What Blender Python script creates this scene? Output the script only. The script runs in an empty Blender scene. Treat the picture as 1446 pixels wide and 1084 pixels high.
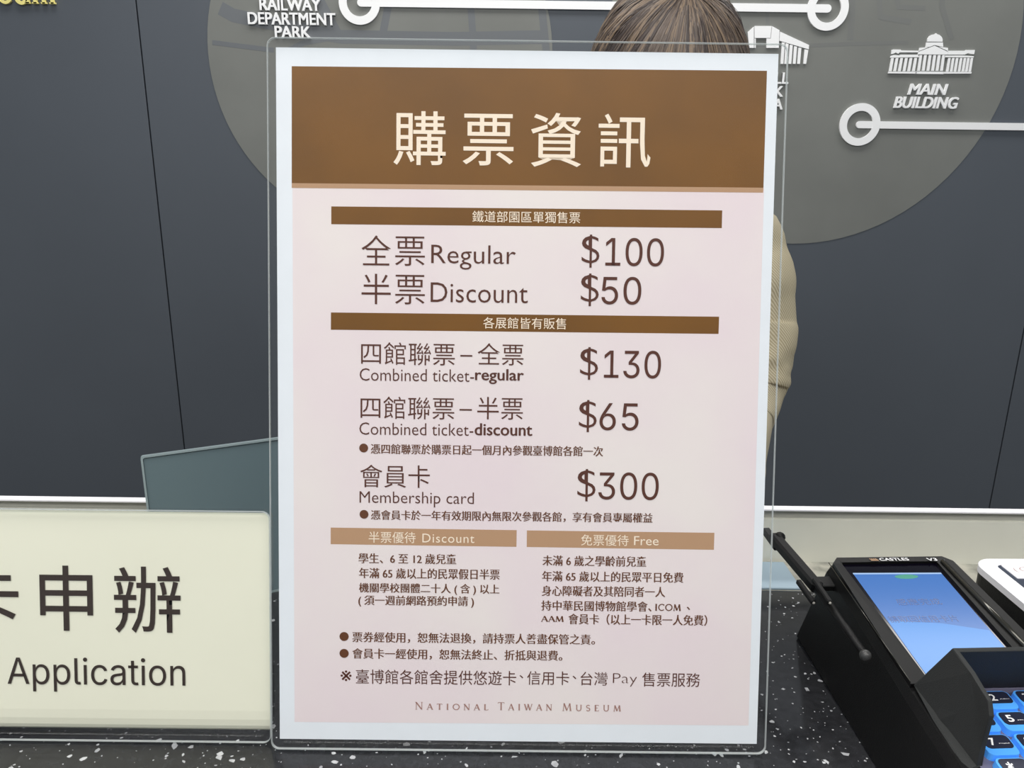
import bpy, bmesh, math, random, os
from mathutils import Vector, Matrix, noise
random.seed(7)
scn = bpy.context.scene
COL = scn.collection

# ------------------------------------------------------------------ camera
CZ = 1.35                       # camera height above the floor
FPX = 1086.0                    # focal length in pixels of the 1446 px frame
PITCH, ROLL = math.radians(15.6), 0.013
F_ = Vector((0, math.cos(PITCH), -math.sin(PITCH)))
U0 = Vector((0, math.sin(PITCH), math.cos(PITCH)))
R0 = Vector((1, 0, 0))
R_ = R0 * math.cos(ROLL) + U0 * math.sin(ROLL)
U_ = -R0 * math.sin(ROLL) + U0 * math.cos(ROLL)
CAM = Vector((0, 0, CZ))
cd = bpy.data.cameras.new('camera'); cam = bpy.data.objects.new('camera', cd); COL.objects.link(cam)
cd.sensor_width = 36; cd.lens = FPX / 1446 * 36; cd.clip_start = .01; cd.clip_end = 50
m = Matrix((R_, U_, -F_)).transposed().to_4x4(); m.translation = CAM; cam.matrix_world = m
scn.camera = cam

# ------------------------------------------------------------------ light
w = bpy.data.worlds.new('world'); scn.world = w; w.use_nodes = True
w.node_tree.nodes['Background'].inputs[0].default_value = (.86, .93, 1, 1)
w.node_tree.nodes['Background'].inputs[1].default_value = .5
def area(name, loc, rot, sx, sy, power, col=(1, .98, .95)):
    l = bpy.data.lights.new(name, 'AREA'); l.shape = 'RECTANGLE'; l.size = sx; l.size_y = sy; l.energy = power; l.color = col
    o = bpy.data.objects.new(name, l); COL.objects.link(o); o.location = loc; o.rotation_euler = rot
    return o
area('unseen_ceiling_lamp', (-.35, .15, 2.58), (0, 0, 0), 1.6, .5, 15)
area('unseen_ceiling_lamp', (.2, 1.55, 2.58), (math.radians(8), 0, 0), 2.8, .3, 25)  # unseen washer close to the wall, added to brighten its upper part
area('unseen_ceiling_lamp', (0, -.95, 2.58), (math.radians(4), 0, 0), 3.0, .55, 35)
scn.view_settings.view_transform = 'Standard'; scn.view_settings.look = 'None'
scn.view_settings.gamma = 1; scn.view_settings.use_curve_mapping = False
scn.view_settings.exposure = 0.07

# ------------------------------------------------------------------ materials
def s2l(c):
    return tuple(((x / 255) / 12.92 if x / 255 <= .04045 else ((x / 255 + .055) / 1.055) ** 2.4) for x in c) + (1,)
def mat(name, rgb, rough=.5, metal=0, spec=.5, emit=None, es=1, noise_amt=0, noise_scale=20, bump=0, bump_scale=200, coat=0, alpha2=None):
    M = bpy.data.materials.new(name); M.use_nodes = True; nt = M.node_tree; b = nt.nodes['Principled BSDF']
    c = s2l(rgb); b.inputs['Base Color'].default_value = c; b.inputs['Roughness'].default_value = rough
    b.inputs['Metallic'].default_value = metal; b.inputs['Specular IOR Level'].default_value = spec
    b.inputs['Coat Weight'].default_value = coat
    if emit: b.inputs['Emission Color'].default_value = s2l(emit); b.inputs['Emission Strength'].default_value = es
    tc = nt.nodes.new('ShaderNodeTexCoord')
    if noise_amt or alpha2:
        n = nt.nodes.new('ShaderNodeTexNoise'); n.inputs['Scale'].default_value = noise_scale; n.inputs['Detail'].default_value = 4
        nt.links.new(tc.outputs['Object'], n.inputs['Vector'])
        r = nt.nodes.new('ShaderNodeValToRGB')
        c2 = s2l(alpha2) if alpha2 else tuple(x * (1 - noise_amt) for x in c[:3]) + (1,)
        c1 = c if alpha2 else tuple(min(1, x * (1 + noise_amt)) for x in c[:3]) + (1,)
        r.color_ramp.elements[0].color = c2; r.color_ramp.elements[1].color = c1
        r.color_ramp.elements[0].position = .35; r.color_ramp.elements[1].position = .65
        nt.links.new(n.outputs['Fac'], r.inputs['Fac']); nt.links.new(r.outputs['Color'], b.inputs['Base Color'])
    if bump:
        n2 = nt.nodes.new('ShaderNodeTexNoise'); n2.inputs['Scale'].default_value = bump_scale; n2.inputs['Detail'].default_value = 3
        nt.links.new(tc.outputs['Object'], n2.inputs['Vector'])
        bp = nt.nodes.new('ShaderNodeBump'); bp.inputs['Strength'].default_value = bump; bp.inputs['Distance'].default_value = .001
        nt.links.new(n2.outputs['Fac'], bp.inputs['Height']); nt.links.new(bp.outputs['Normal'], b.inputs['Normal'])
    return M
def clear_mat(name, haze, tint=(1, 1, 1), rough=.03, bump=0):
    M = bpy.data.materials.new(name); M.use_nodes = True; nt = M.node_tree; nt.nodes.clear()
    out = nt.nodes.new('ShaderNodeOutputMaterial'); tr = nt.nodes.new('ShaderNodeBsdfTransparent'); tr.inputs[0].default_value = tint + (1,)
    gl = nt.nodes.new('ShaderNodeBsdfGlossy'); gl.inputs['Roughness'].default_value = rough; gl.inputs[0].default_value = (.8, .8, .8, 1)
    df = nt.nodes.new('ShaderNodeBsdfDiffuse'); df.inputs[0].default_value = (.85, .88, .88, 1)
    m1 = nt.nodes.new('ShaderNodeMixShader'); m1.inputs[0].default_value = haze
    nt.links.new(tr.outputs[0], m1.inputs[1]); nt.links.new(df.outputs[0], m1.inputs[2])
    fr = nt.nodes.new('ShaderNodeFresnel'); fr.inputs[0].default_value = 1.25
    if bump:
        tc = nt.nodes.new('ShaderNodeTexCoord'); n = nt.nodes.new('ShaderNodeTexNoise'); n.inputs['Scale'].default_value = 14; n.inputs['Detail'].default_value = 5
        bp = nt.nodes.new('ShaderNodeBump'); bp.inputs['Strength'].default_value = bump; bp.inputs['Distance'].default_value = .001
        nt.links.new(tc.outputs['Object'], n.inputs['Vector']); nt.links.new(n.outputs['Fac'], bp.inputs['Height']); nt.links.new(bp.outputs[0], gl.inputs['Normal'])
    m2 = nt.nodes.new('ShaderNodeMixShader')
    gm = nt.nodes.new('ShaderNodeNewGeometry'); sb = nt.nodes.new('ShaderNodeMath'); sb.operation = 'SUBTRACT'; sb.inputs[0].default_value = 1
    ml = nt.nodes.new('ShaderNodeMath'); ml.operation = 'MULTIPLY'      # a thin sheet mirrors only on its entry face
    nt.links.new(gm.outputs['Backfacing'], sb.inputs[1]); nt.links.new(sb.outputs[0], ml.inputs[0]); nt.links.new(fr.outputs[0], ml.inputs[1])
    nt.links.new(ml.outputs[0], m2.inputs[0]); nt.links.new(m1.outputs[0], m2.inputs[1]); nt.links.new(gl.outputs[0], m2.inputs[2])
    nt.links.new(m2.outputs[0], out.inputs['Surface'])
    return M
M = {}
M['wall'] = mat('wall_paint', (84, 90, 98), .5, noise_amt=.03, noise_scale=3)
M['disc'] = mat('disc_olive', (122, 124, 120), .55, noise_amt=.06, noise_scale=5)
M['street'] = mat('disc_street', (108, 112, 116), .55)
M['streetfaint'] = mat('disc_street_faint', (117, 119, 117), .55)
M['white'] = mat('white_lettering', (253, 254, 255), .5)
M['gold'] = mat('gold_lettering', (253, 240, 150), .5)
M['seam'] = mat('seam_dark', (25, 27, 30), .8)
M['ledge'] = mat('ledge_white', (222, 222, 210), .4, noise_amt=.02, noise_scale=30)
M['recess_shade'] = mat('recess_shade_grey', (170, 170, 162), .5)  # greyer than the ledge: shade under the cap put into the colour
M['marble'] = mat('marble_grey', (186, 184, 172), .3, alpha2=(128, 128, 120), noise_scale=90)
M['terrazzo'] = mat('terrazzo_dark', (36, 37, 40), .12, noise_amt=.25, noise_scale=300)
M['chip'] = mat('stone_chip', (196, 198, 200), .2, alpha2=(140, 142, 146), noise_scale=150)
M['floor'] = mat('floor_tile', (120, 116, 110), .5)
M['ceil'] = mat('ceiling_paint', (228, 228, 226), .8)
M['cabinet'] = mat('cabinet_grey', (90, 90, 92), .5)
M['paper'] = mat('paper_white', (236, 242, 248), .6, noise_amt=.012, noise_scale=60)
M['pink'] = mat('print_pink', (239, 231, 228), .6, alpha2=(236, 222, 226), noise_scale=13)
M['brown'] = mat('print_brown', (116, 74, 0), .5, noise_amt=.10, noise_scale=22)
M['tan'] = mat('print_tan', (186, 148, 114), .55)
M['ink'] = mat('print_ink', (84, 40, 24), .6)
M['ink2'] = mat('print_ink_brown', (98, 54, 22), .6)
M['ink3'] = mat('print_ink_grey', (168, 128, 118), .6)
M['cream'] = mat('print_cream_text', (252, 236, 214), .6)
M['creampaper'] = mat('paper_cream', (240, 240, 220), .55, noise_amt=.01, noise_scale=20)
M['dark'] = mat('print_dark', (52, 40, 34), .6)
M['clear'] = clear_mat('clear_acrylic', .002, rough=.12, bump=.05)
M['edge'] = clear_mat('acrylic_edge', .34, (.86, .9, .9), .15)
M['teal'] = mat('teal_plastic', (96, 114, 120), .3)
M['tealedge'] = mat('teal_edge', (140, 155, 158), .3)
M['blue'] = mat('pale_blue_card', (152, 172, 186), .5)
M['black'] = mat('black_plastic', (13, 13, 14), .45, spec=.3, bump=.25, bump_scale=2500)
M['blackgloss'] = mat('black_gloss', (15, 15, 15), .4, spec=.22)
M['trimhighlight'] = mat('trim_highlight', (70, 69, 64), .12, metal=.6)
M['glass'] = mat('screen_border', (6, 4, 16), .08)
M['grey'] = mat('shield_grey', (40, 42, 42), .7, bump=.3, bump_scale=3000)
M['deck'] = mat('keypad_deck', (110, 108, 130), .4)
M['keyblue'] = mat('key_blue', (88, 172, 250), .35, emit=(60, 140, 240), es=.18)
M['keytop'] = mat('key_top', (38, 42, 62), .4)
M['screen'] = mat('screen_blue', (20, 40, 70), .15, spec=.2, emit=(70, 128, 208), es=.72)
M['screenlow'] = mat('screen_blue_bright', (20, 40, 70), .15, spec=.2, emit=(80, 158, 240), es=.76)
M['screenbar'] = mat('screen_line', (20, 40, 70), .15, emit=(165, 195, 230), es=.95)
M['screentext'] = mat('screen_text', (20, 30, 60), .2, emit=(46, 78, 140), es=.7)
M['green'] = mat('screen_green', (0, 60, 40), .2, emit=(25, 135, 115), es=.95)
M['whiteplastic'] = mat('white_plastic', (244, 243, 248), .35)
M['slate'] = mat('slate_glass', (70, 76, 90), .12)
M['metal'] = mat('bright_metal', (190, 190, 190), .25, metal=1)
M['skin'] = mat('skin', (224, 184, 160), .5)
M['hair'] = mat('hair_brown', (92, 78, 68), .45, noise_amt=.2, noise_scale=60)
M['hairl'] = mat('hair_light_brown', (134, 114, 94), .45)
M['haird'] = mat('hair_dark_brown', (62, 50, 46), .45)
M['hairg'] = mat('hair_greyish_brown', (112, 98, 88), .42)
M['lip'] = mat('lip', (180, 96, 92), .5)
M['eye'] = mat('eye_dark', (30, 22, 18), .2)
M['trouser'] = mat('trouser_navy', (36, 40, 52), .8)
M['shoe'] = mat('shoe_black', (18, 18, 18), .4)
M['desk'] = mat('desk_grey', (160, 160, 158), .5)
# shirt: cream cloth with fine woven stripes
S = mat('shirt_cream', (196, 184, 156), .85); M['shirt'] = S
nt = S.node_tree; b = nt.nodes['Principled BSDF']; tc = nt.nodes.new('ShaderNodeTexCoord')
wv = nt.nodes.new('ShaderNodeTexWave'); wv.inputs['Scale'].default_value = 120; wv.inputs['Distortion'].default_value = 1.5; wv.bands_direction = 'DIAGONAL'
nt.links.new(tc.outputs['Object'], wv.inputs['Vector']); rp = nt.nodes.new('ShaderNodeValToRGB')
rp.color_ramp.elements[0].color = s2l((160, 148, 118)); rp.color_ramp.elements[1].color = s2l((206, 196, 170))
nt.links.new(wv.outputs['Fac'], rp.inputs['Fac']); nt.links.new(rp.outputs['Color'], b.inputs['Base Color'])

# ------------------------------------------------------------------ helpers
class Frame:
    """a plane in the room: origin, two axes along it, outward normal"""
    def __init__(s, o, a, b):
        s.o, s.a, s.b = Vector(o), Vector(a).normalized(), Vector(b).normalized(); s.n = s.a.cross(s.b)
    def mw(s):
        k = Matrix((s.a, s.b, s.n)).transposed().to_4x4(); k.translation = s.o; return k
    def hit(s, px, py, h=0):
        d = F_ + R_ * ((px - 723) / FPX) + U_ * ((542 - py) / FPX)
        o = s.o + s.n * h; t = (o - CAM).dot(s.n) / d.dot(s.n)
        q = CAM + d * t - s.o; return q.dot(s.a), q.dot(s.b)
def props(o, label=None, cat=None, group=None, kind=None):
    if label: o['label'] = label
    if cat: o['category'] = cat
    if group: o['group'] = group
    if kind: o['kind'] = kind
    return o
def empty(name, mw, label, cat, group=None):
    o = bpy.data.objects.new(name, None); COL.objects.link(o); o.empty_display_size = .02
    o.matrix_world = mw if isinstance(mw, Matrix) else Matrix.Translation(mw)
    return props(o, label, cat, group)
def link(name, me, material=None, parent=None, mw=None):
    o = bpy.data.objects.new(name, me); COL.objects.link(o)
    if material is not None:
        for mm in (material if isinstance(material, list) else [material]): me.materials.append(mm)
    if mw is not None: o.matrix_world = mw
    if parent is not None: o.parent = parent
    return o
def pd(vs, fs, name='m', smooth=False):
    me = bpy.data.meshes.new(name); me.from_pydata([tuple(v) for v in vs], [], fs); me.update()
    if smooth:
        for p in me.polygons: p.use_smooth = True
    return me
def fin(bm, smooth=False):
    bmesh.ops.recalc_face_normals(bm, faces=bm.faces)
    me = bpy.data.meshes.new('m'); bm.to_mesh(me); bm.free()
    if smooth:
        for p in me.polygons: p.use_smooth = True
    return me
def box(x0, x1, y0, y1, z0, z1, bev=0, seg=2):
    bm = bmesh.new(); bmesh.ops.create_cube(bm, size=1)
    for v in bm.verts:
        v.co = Vector(((x0 + x1) / 2 + v.co.x * (x1 - x0), (y0 + y1) / 2 + v.co.y * (y1 - y0), (z0 + z1) / 2 + v.co.z * (z1 - z0)))
    if bev: bmesh.ops.bevel(bm, geom=list(bm.edges), offset=bev, segments=seg, profile=.7, affect='EDGES')
    return fin(bm)
def prism(pts, z0, z1, bev=0, seg=2, top_inset=0):
    bm = bmesh.new(); n = len(pts)
    c = Vector((sum(p[0] for p in pts) / n, sum(p[1] for p in pts) / n))
    lo = [bm.verts.new((p[0], p[1], z0)) for p in pts]
    hi = [bm.verts.new((p[0] + (c.x - p[0]) * top_inset, p[1] + (c.y - p[1]) * top_inset, z1)) for p in pts]
    bm.faces.new(lo[::-1]); bm.faces.new(hi)
    for i in range(n): bm.faces.new((lo[i], lo[(i + 1) % n], hi[(i + 1) % n], hi[i]))
    if bev:
        es = [e for e in bm.edges if (e.verts[0] in hi and e.verts[1] in hi)]
        bmesh.ops.bevel(bm, geom=es, offset=bev, segments=seg, profile=.6, affect='EDGES')
    return fin(bm)
def rrect(x0, x1, y0, y1, r, k=6):
    out = []
    for cx, cy, a0 in ((x1 - r, y1 - r, 0), (x0 + r, y1 - r, 90), (x0 + r, y0 + r, 180), (x1 - r, y0 + r, 270)):
        for i in range(k + 1):
            a = math.radians(a0 + 90 * i / k); out.append((cx + r * math.cos(a), cy + r * math.sin(a)))
    return out
def flat(pts, z): return pd([(p[0], p[1], z) for p in pts], [list(range(len(pts)))])
def ring(outer, inner, z0, z1, slope=0):
    n = len(outer); vs = [(p[0], p[1], z0) for p in outer] + [(p[0], p[1], z1) for p in outer] + \
        [(p[0], p[1], z1 - slope) for p in inner] + [(p[0], p[1], z0) for p in inner]
    fs = []
    for i in range(n):
        j = (i + 1) % n
        fs += [(i, j, n + j, n + i), (n + i, n + j, 2 * n + j, 2 * n + i), (2 * n + i, 2 * n + j, 3 * n + j, 3 * n + i), (3 * n + i, 3 * n + j, j, i)]
    return pd(vs, fs)
def tube(pts, rad, k=10, cap=True):
    pts = [Vector(p) for p in pts]; rs = rad if isinstance(rad, (list, tuple)) else [rad] * len(pts)
    vs, fs = [], []; prev = None
    for i, p in enumerate(pts):
        d = (pts[min(i + 1, len(pts) - 1)] - pts[max(i - 1, 0)]).normalized()
        u = (prev - d * prev.dot(d)).normalized() if prev else d.orthogonal().normalized()
        prev = u; v = d.cross(u)
        for j in range(k):
            a = 2 * math.pi * j / k; vs.append(p + (u * math.cos(a) + v * math.sin(a)) * rs[i])
    for i in range(len(pts) - 1):
        for j in range(k):
            fs.append((i * k + j, i * k + (j + 1) % k, (i + 1) * k + (j + 1) % k, (i + 1) * k + j))
    if cap: fs += [list(range(k))[::-1], list(range((len(pts) - 1) * k, len(pts) * k))]
    return pd(vs, fs, smooth=True)
def join(meshes):
    bm = bmesh.new()
    for me in meshes: bm.from_mesh(me)
    return fin(bm)
def mesh_at(me, M4): me.transform(M4); return me

# ------------------------------------------------------------------ lettering
FD = os.path.join(bpy.utils.resource_path('LOCAL'), 'datafiles', 'fonts')
try: INTER = bpy.data.fonts.load(os.path.join(FD, 'Inter.woff2'))
except Exception: INTER = None
def glyphs(s, offset=0., extrude=0., spacing=1., res=3, grot=False):
    tc = bpy.data.curves.new('t', 'FONT'); tc.body = s; tc.size = 1; tc.resolution_u = res
    if INTER and grot: tc.font = INTER
    tc.offset = offset; tc.extrude = extrude; tc.space_character = spacing; tc.fill_mode = 'BOTH'
    o = bpy.data.objects.new('t', tc); COL.objects.link(o)
    me = bpy.data.meshes.new_from_object(o.evaluated_get(bpy.context.evaluated_depsgraph_get()))
    bpy.data.objects.remove(o); bpy.data.curves.remove(tc)
    me.materials.clear(); return me
def fit(me, x0, x1, y0, y1, z, zs=None, shear=0, contrast=0):
    """scale the ink box of a lettering mesh to x0..x1, y0..y1"""
    vs = [v.co.copy() for v in me.vertices]
    for c in vs: c.x += c.y * shear
    ax, bx = min(c.x for c in vs), max(c.x for c in vs); ay, by = min(c.y for c in vs), max(c.y for c in vs)
    sx = (x1 - x0) / (bx - ax); sy = (y1 - y0) / max(by - ay, 1e-6)
    az = min(c.z for c in vs); bz = max(c.z for c in vs)
    for v, c in zip(me.vertices, vs):
        v.co = (x0 + (c.x - ax) * sx, y0 + (c.y - ay) * sy, z + ((c.z - az) / (bz - az) * zs if zs and bz > az else 0))
    if contrast:                       # brush-like face: broad uprights, fine cross strokes
        k = me.copy(); k.transform(Matrix.Translation((contrast, 0, .000012))); me = join([me, k])
    return me
def write(fr, parent, s, x0, x1, yt, yb, material, z=.00015, offset=0, contrast=0, xo=None, name='lettering', shear=0, zs=None, extrude=0, sp=1., grot=False, bold=0):
    """lettering whose ink fills the given patch of the sheet"""
    ym = (yt + yb) / 2
    u0, _ = fr.hit(x0, ym); _, vt = fr.hit(x0, yt); _, vb = fr.hit(x0, yb); u1, _ = fr.hit(x1, ym + (x1 - x0) * .0095)
    me = fit(glyphs(s, offset, extrude, sp, grot=grot), u0, u1, vb, vt, z, zs, shear, contrast)
    if bold: me = join([me] + [mesh_at(me.copy(), Matrix.Translation((bold * a, bold * b_, .00001 * (i + 1)))) for i, (a, b_) in enumerate(((1, 0), (.5, .25), (.5, -.25)))])
    return link(name, me, material, parent)
# capitals with serifs, drawn stroke by stroke (x, y in units of the cap height)
def _arc(cx, cy, rx, ry, a0, a1, n=14):
    return [(cx + rx * math.cos(math.radians(a0 + (a1 - a0) * i / n)), cy + ry * math.sin(math.radians(a0 + (a1 - a0) * i / n))) for i in range(n + 1)]
TH, TN = .12, .055
def _s(x, y, w=.22): return ([(x - w / 2, y), (x + w / 2, y)], .04)
ROMAN = {
 'N': (.86, [([(.14, 0), (.14, 1)], TN), ([(.12, 1), (.74, 0)], TH), ([(.74, 0), (.74, 1)], TN), _s(.14, 0), _s(.74, 1), _s(.1, 1, .16)]),
 'A': (.82, [([(.08, 0), (.4, 1)], TN), ([(.4, 1), (.74, 0)], TH), ([(.19, .34), (.62, .34)], TN), _s(.08, 0), _s(.74, 0)]),
 'T': (.74, [([(.37, 0), (.37, 1)], TH), ([(.04, .98), (.7, .98)], TN), ([(.04, .98), (.02, .84)], .04), ([(.7, .98), (.72, .84)], .04), _s(.37, 0)]),
 'I': (.36, [([(.18, 0), (.18, 1)], TH), _s(.18, 0), _s(.18, 1)]),
 'O': (.94, [(_arc(.47, .5, .41, .48, 0, 360, 28), .09)]),
 'L': (.62, [([(.16, 0), (.16, 1)], TH), ([(.1, .02), (.56, .02)], TN), ([(.56, .02), (.6, .18)], .04), _s(.16, 1)]),
 'W': (1.14, [([(.06, 1), (.34, 0)], TH), ([(.34, 0), (.56, .95)], TN), ([(.52, 1), (.8, 0)], TH), ([(.8, 0), (1.06, 1)], TN), _s(.06, 1), _s(.54, 1), _s(1.06, 1)]),
 'M': (1.02, [([(.12, 0), (.2, 1)], TN), ([(.2, 1), (.5, .04)], TH), ([(.5, .04), (.8, 1)], TN), ([(.8, 1), (.9, 0)], TH), _s(.12, 0), _s(.9, 0)]),
 'U': (.84, [([(.14, 1), (.14, .35)] + _arc(.42, .33, .28, .31, 180, 360, 12) + [(.7, .35), (.7, 1)], .085), _s(.14, 1), _s(.7, 1)]),
 'S': (.58, [(_arc(.29, .74, .2, .24, 30, 250, 12) + _arc(.29, .27, .22, .26, 90, -150, 12)[1:], .085)]),
 'E': (.64, [([(.16, 0), (.16, 1)], TH), ([(.08, .02), (.58, .02)], TN), ([(.08, .98), (.56, .98)], TN), ([(.16, .52), (.48, .52)], TN), ([(.56, .98), (.56, .84)], .04), ([(.58, .02), (.6, .18)], .04)]),
 'C': (.84, [(_arc(.47, .5, .39, .48, 45, 315, 22), .085), ([(.76, .98), (.76, .74)], .04)]),
}
def stroke(pts, wd, z=0):
    vs, fs = [], []
    for i, p in enumerate(pts):
        a = Vector(pts[max(i - 1, 0)]); c = Vector(pts[min(i + 1, len(pts) - 1)]); d = (c - a).normalized(); n = Vector((-d.y, d.x)) * wd / 2
        vs += [(p[0] + n.x, p[1] + n.y, z), (p[0] - n.x, p[1] - n.y, z)]
    for i in range(len(pts) - 1): fs.append((2 * i, 2 * i + 1, 2 * i + 3, 2 * i + 2))
    return pd(vs, fs)
def roman(words, small=.8, track=.42, first=True, weight=1.2):
    """words in small capitals as one flat mesh"""
    parts = []; x = 0; k = 0
    for wi, word in enumerate(words.split(' ')):
        for ci, ch in enumerate(word):
            s = 1 if (ci == 0 or not first) else small
            adv, st = ROMAN[ch]
            for pts, wd in st:
                parts.append(stroke([(x + p[0] * s, p[1] * s) for p in pts], wd * weight, k * 2e-6)); k += 1
            x += adv * s + track
        x += .55
    return join(parts)
def write_roman(fr, parent, s, x0, x1, yt, yb, material, small=.8, track=.42, first=True):
    ym = (yt + yb) / 2
    u0, _ = fr.hit(x0, ym); _, vt = fr.hit(x0, yt); _, vb = fr.hit(x0, yb); u1, _ = fr.hit(x1, ym + (x1 - x0) * .0095)
    me = roman(s, small, track, first, 1.2 if first else 1.6); me = fit(me, u0, u1, vb, vt, .00015); return link('lettering', me, material, parent)

# ------------------------------------------------------------------ setting
CT = CZ - .2465                 # counter top
WY = 1.9                        # back wall
def struct(o): o['kind'] = 'structure'; return o
struct(link('floor', box(-3.2, 3.2, -7, WY + .1, -.06, 0), M['floor']))
struct(link('ceiling', box(-3.2, 3.2, -7, WY + .1, 2.62, 2.7), M['ceil']))
wall = struct(link('wall_back', box(-3.2, 3.2, WY + .012, WY + .1, 0, 2.62), M['seam']))
for x0, x1 in ((-3.2, -.8615), (-.8585, 1.2822), (1.2852, 3.2)):
    o = link('wall_panel', box(x0, x1, WY, WY + .012, 0, 2.62, .0012, 1), M['wall'], wall)
WALL = Frame((0, WY, 0), (1, 0, 0), (0, 0, 1))
def wbox(name, pts, z, material, parent): return link(name, flat(pts, z), material, parent)
def disc(cx, cy, pr, z, k=96):
    u, v = WALL.hit(cx, cy); r = WALL.hit(cx + pr, cy)[0] - u; return [(u + r * math.cos(2 * math.pi * i / k), v + r * math.sin(2 * math.pi * i / k)) for i in range(k)]
def W(px, py): return WALL.hit(px, py)
# the two printed discs with the pale street plan on them
def town_disc(cx, cy, r, streets, label, sm='street'):
    t = empty('wall_graphic', WALL.mw(), label, 'wall graphic')
    link('disc', prism(disc(cx, cy, r, 0), .0001, .0010), M['disc'], t)
    u0, v0 = W(cx, cy); rr = W(cx + r, cy)[0] - u0
    for k, (pts, wd) in enumerate(streets):
        q = []
        for a, b_ in zip(pts[:-1], pts[1:]):
            for i in range(12):
                p = W(a[0] + (b_[0] - a[0]) * i / 12, a[1] + (b_[1] - a[1]) * i / 12)
                if (p[0] - u0) ** 2 + (p[1] - v0) ** 2 < (rr - wd * .0017 * .6) ** 2: q.append(p)
        if len(q) > 2: link('street', stroke(q, wd * .0017, .0011 + k * 2e-5), M[sm], t)
    return t
town_disc(537, 78, 243, [([(255, -20), (330, 22), (420, 40), (480, 52), (640, 55), (790, 52)], 17), ([(560, -60), (548, 10), (540, 52)], 10),
    ([(420, -60), (450, 0), (478, 52)], 14), ([(478, 52), (430, 60), (400, 75)], 7), ([(760, -40), (770, 60), (775, 100)], 10), ([(300, 60), (395, 72)], 6),
    ([(660, -60), (668, 52), (672, 160)], 9)], 'olive grey disc with street plan behind the railway department park caption')
town_disc(1150, 50, 291, [([(1205, -80), (1203, 20), (1200, 60)], 8), ([(1060, 62), (1100, 66), (1200, 62), (1290, 60)], 5), ([(1240, -30), (1243, 24), (1290, 32)], 7),
    ([(1265, -20), (1268, 10), (1310, 12)], 6), ([(1330, -30), (1330, 10), (1345, 60)], 7), ([(1080, -50), (1085, 60)], 5)],
    'olive grey disc with faint street plan behind the main building emblem', 'streetfaint')
# raised white ring-and-line route markers
def annulus(cx, cy, ro, ri):
    u, v = W(cx, cy); k = W(cx + 1, cy)[0] - u
    f = lambda r: [(u + r * k * math.cos(2 * math.pi * i / 64), v + r * k * math.sin(2 * math.pi * i / 64)) for i in range(64)]
    return ring(f(ro), f(ri), .0012, .006)
def bar(xa, ya, xb, yb, wd):
    a, c = W(xa, ya), W(xb, yb); z = (a[1] + c[1]) / 2; h = wd * .00177 / 2
    pts = rrect(a[0], c[0], a[1] - h, a[1] + h, h * .98, 6); return prism(pts, .0012, .0055)
t = empty('route_marker', WALL.mw(), 'upper white raised line joining two rings across top of wall', 'wall graphic')
link('route_line', bar(505, 4, 1173, 11, 9.5), M['white'], t)
link('route_ring', annulus(508, 4, 29, 18), M['white'], t); link('route_ring', annulus(1168, 12.5, 29, 18.5), M['white'], t)
t = empty('route_marker', WALL.mw(), 'lower white raised line with one ring beneath the main building caption', 'wall graphic')
link('route_line', bar(1208, 176, 1700, 184, 9), M['white'], t); link('route_ring', annulus(1213, 176, 28.5, 18.3), M['white'], t)

def islands(me):
    bm = bmesh.new(); bm.from_mesh(me); bmesh.ops.remove_doubles(bm, verts=bm.verts, dist=1e-6)
    left = set(bm.verts); out = []
    while left:
        st = [left.pop()]; comp = {st[0]}
        while st:
            v = st.pop()
            for e in v.link_edges:
                o = e.other_vert(v)
                if o in left: left.discard(o); comp.add(o); st.append(o)
        idx = {v: i for i, v in enumerate(comp)}; vs = [v.co.copy() for v in idx]
        fs = [[idx[v] for v in f.verts] for f in bm.faces if f.verts[0] in comp]
        out.append((sum(v.x for v in vs) / len(vs), pd(vs, fs)))
    bm.free(); out.sort(key=lambda q: q[0]); return [q[1] for q in out]
def raised(parent, s, x0, x1, yt, yb, material, offset=0, shear=0, sp=1.):
    ym = (yt + yb) / 2
    u0, _ = W(x0, ym); u1, _ = W(x1, ym); _, vt = W(x0, yt); _, vb = W(x0, yb)
    me = fit(glyphs(s, offset, .02, sp, 4), u0, u1, vb, vt, .0012, .005, shear)
    for k in islands(me):
        link('letter', join([mesh_at(k.copy(), Matrix.Translation((a * .0009, b_ * .0005, (a + 2 * b_ + 3) * .00004))) for a, b_ in ((-1, -1), (1, -1), (-1, 1), (1, 1))]), material, parent)
t = empty('wall_caption', WALL.mw(), 'white raised caption RAILWAY DEPARTMENT PARK above the poster corner', 'wall lettering')
raised(t, 'RAILWAY', 368, 453, -1.5, 15, M['white']); raised(t, 'DEPARTMENT', 351.5, 474, 18, 34.5, M['white']); raised(t, 'PARK', 389.5, 439, 37.5, 53.5, M['white'])
t = empty('wall_caption', WALL.mw(), 'white slanted raised caption MAIN BUILDING under the domed emblem', 'wall lettering')
raised(t, 'MAIN', 1282, 1336, 118.5, 133.5, M['white'], .0, .16); raised(t, 'BUILDING', 1262, 1351, 136.5, 152.5, M['white'], .0, .16)
t = empty('wall_caption', WALL.mw(), 'white raised letters half hidden by the poster right edge', 'wall lettering')
raised(t, 'HALL', 1067, 1112, 102.5, 118, M['white']); raised(t, 'PARK', 1060, 1104.5, 121.5, 136, M['white']); raised(t, 'AREA', 1057, 1104, 139.5, 154, M['white'])
t = empty('wall_caption', WALL.mw(), 'pale gold serif lettering cut off at top left of wall', 'wall lettering')
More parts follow.
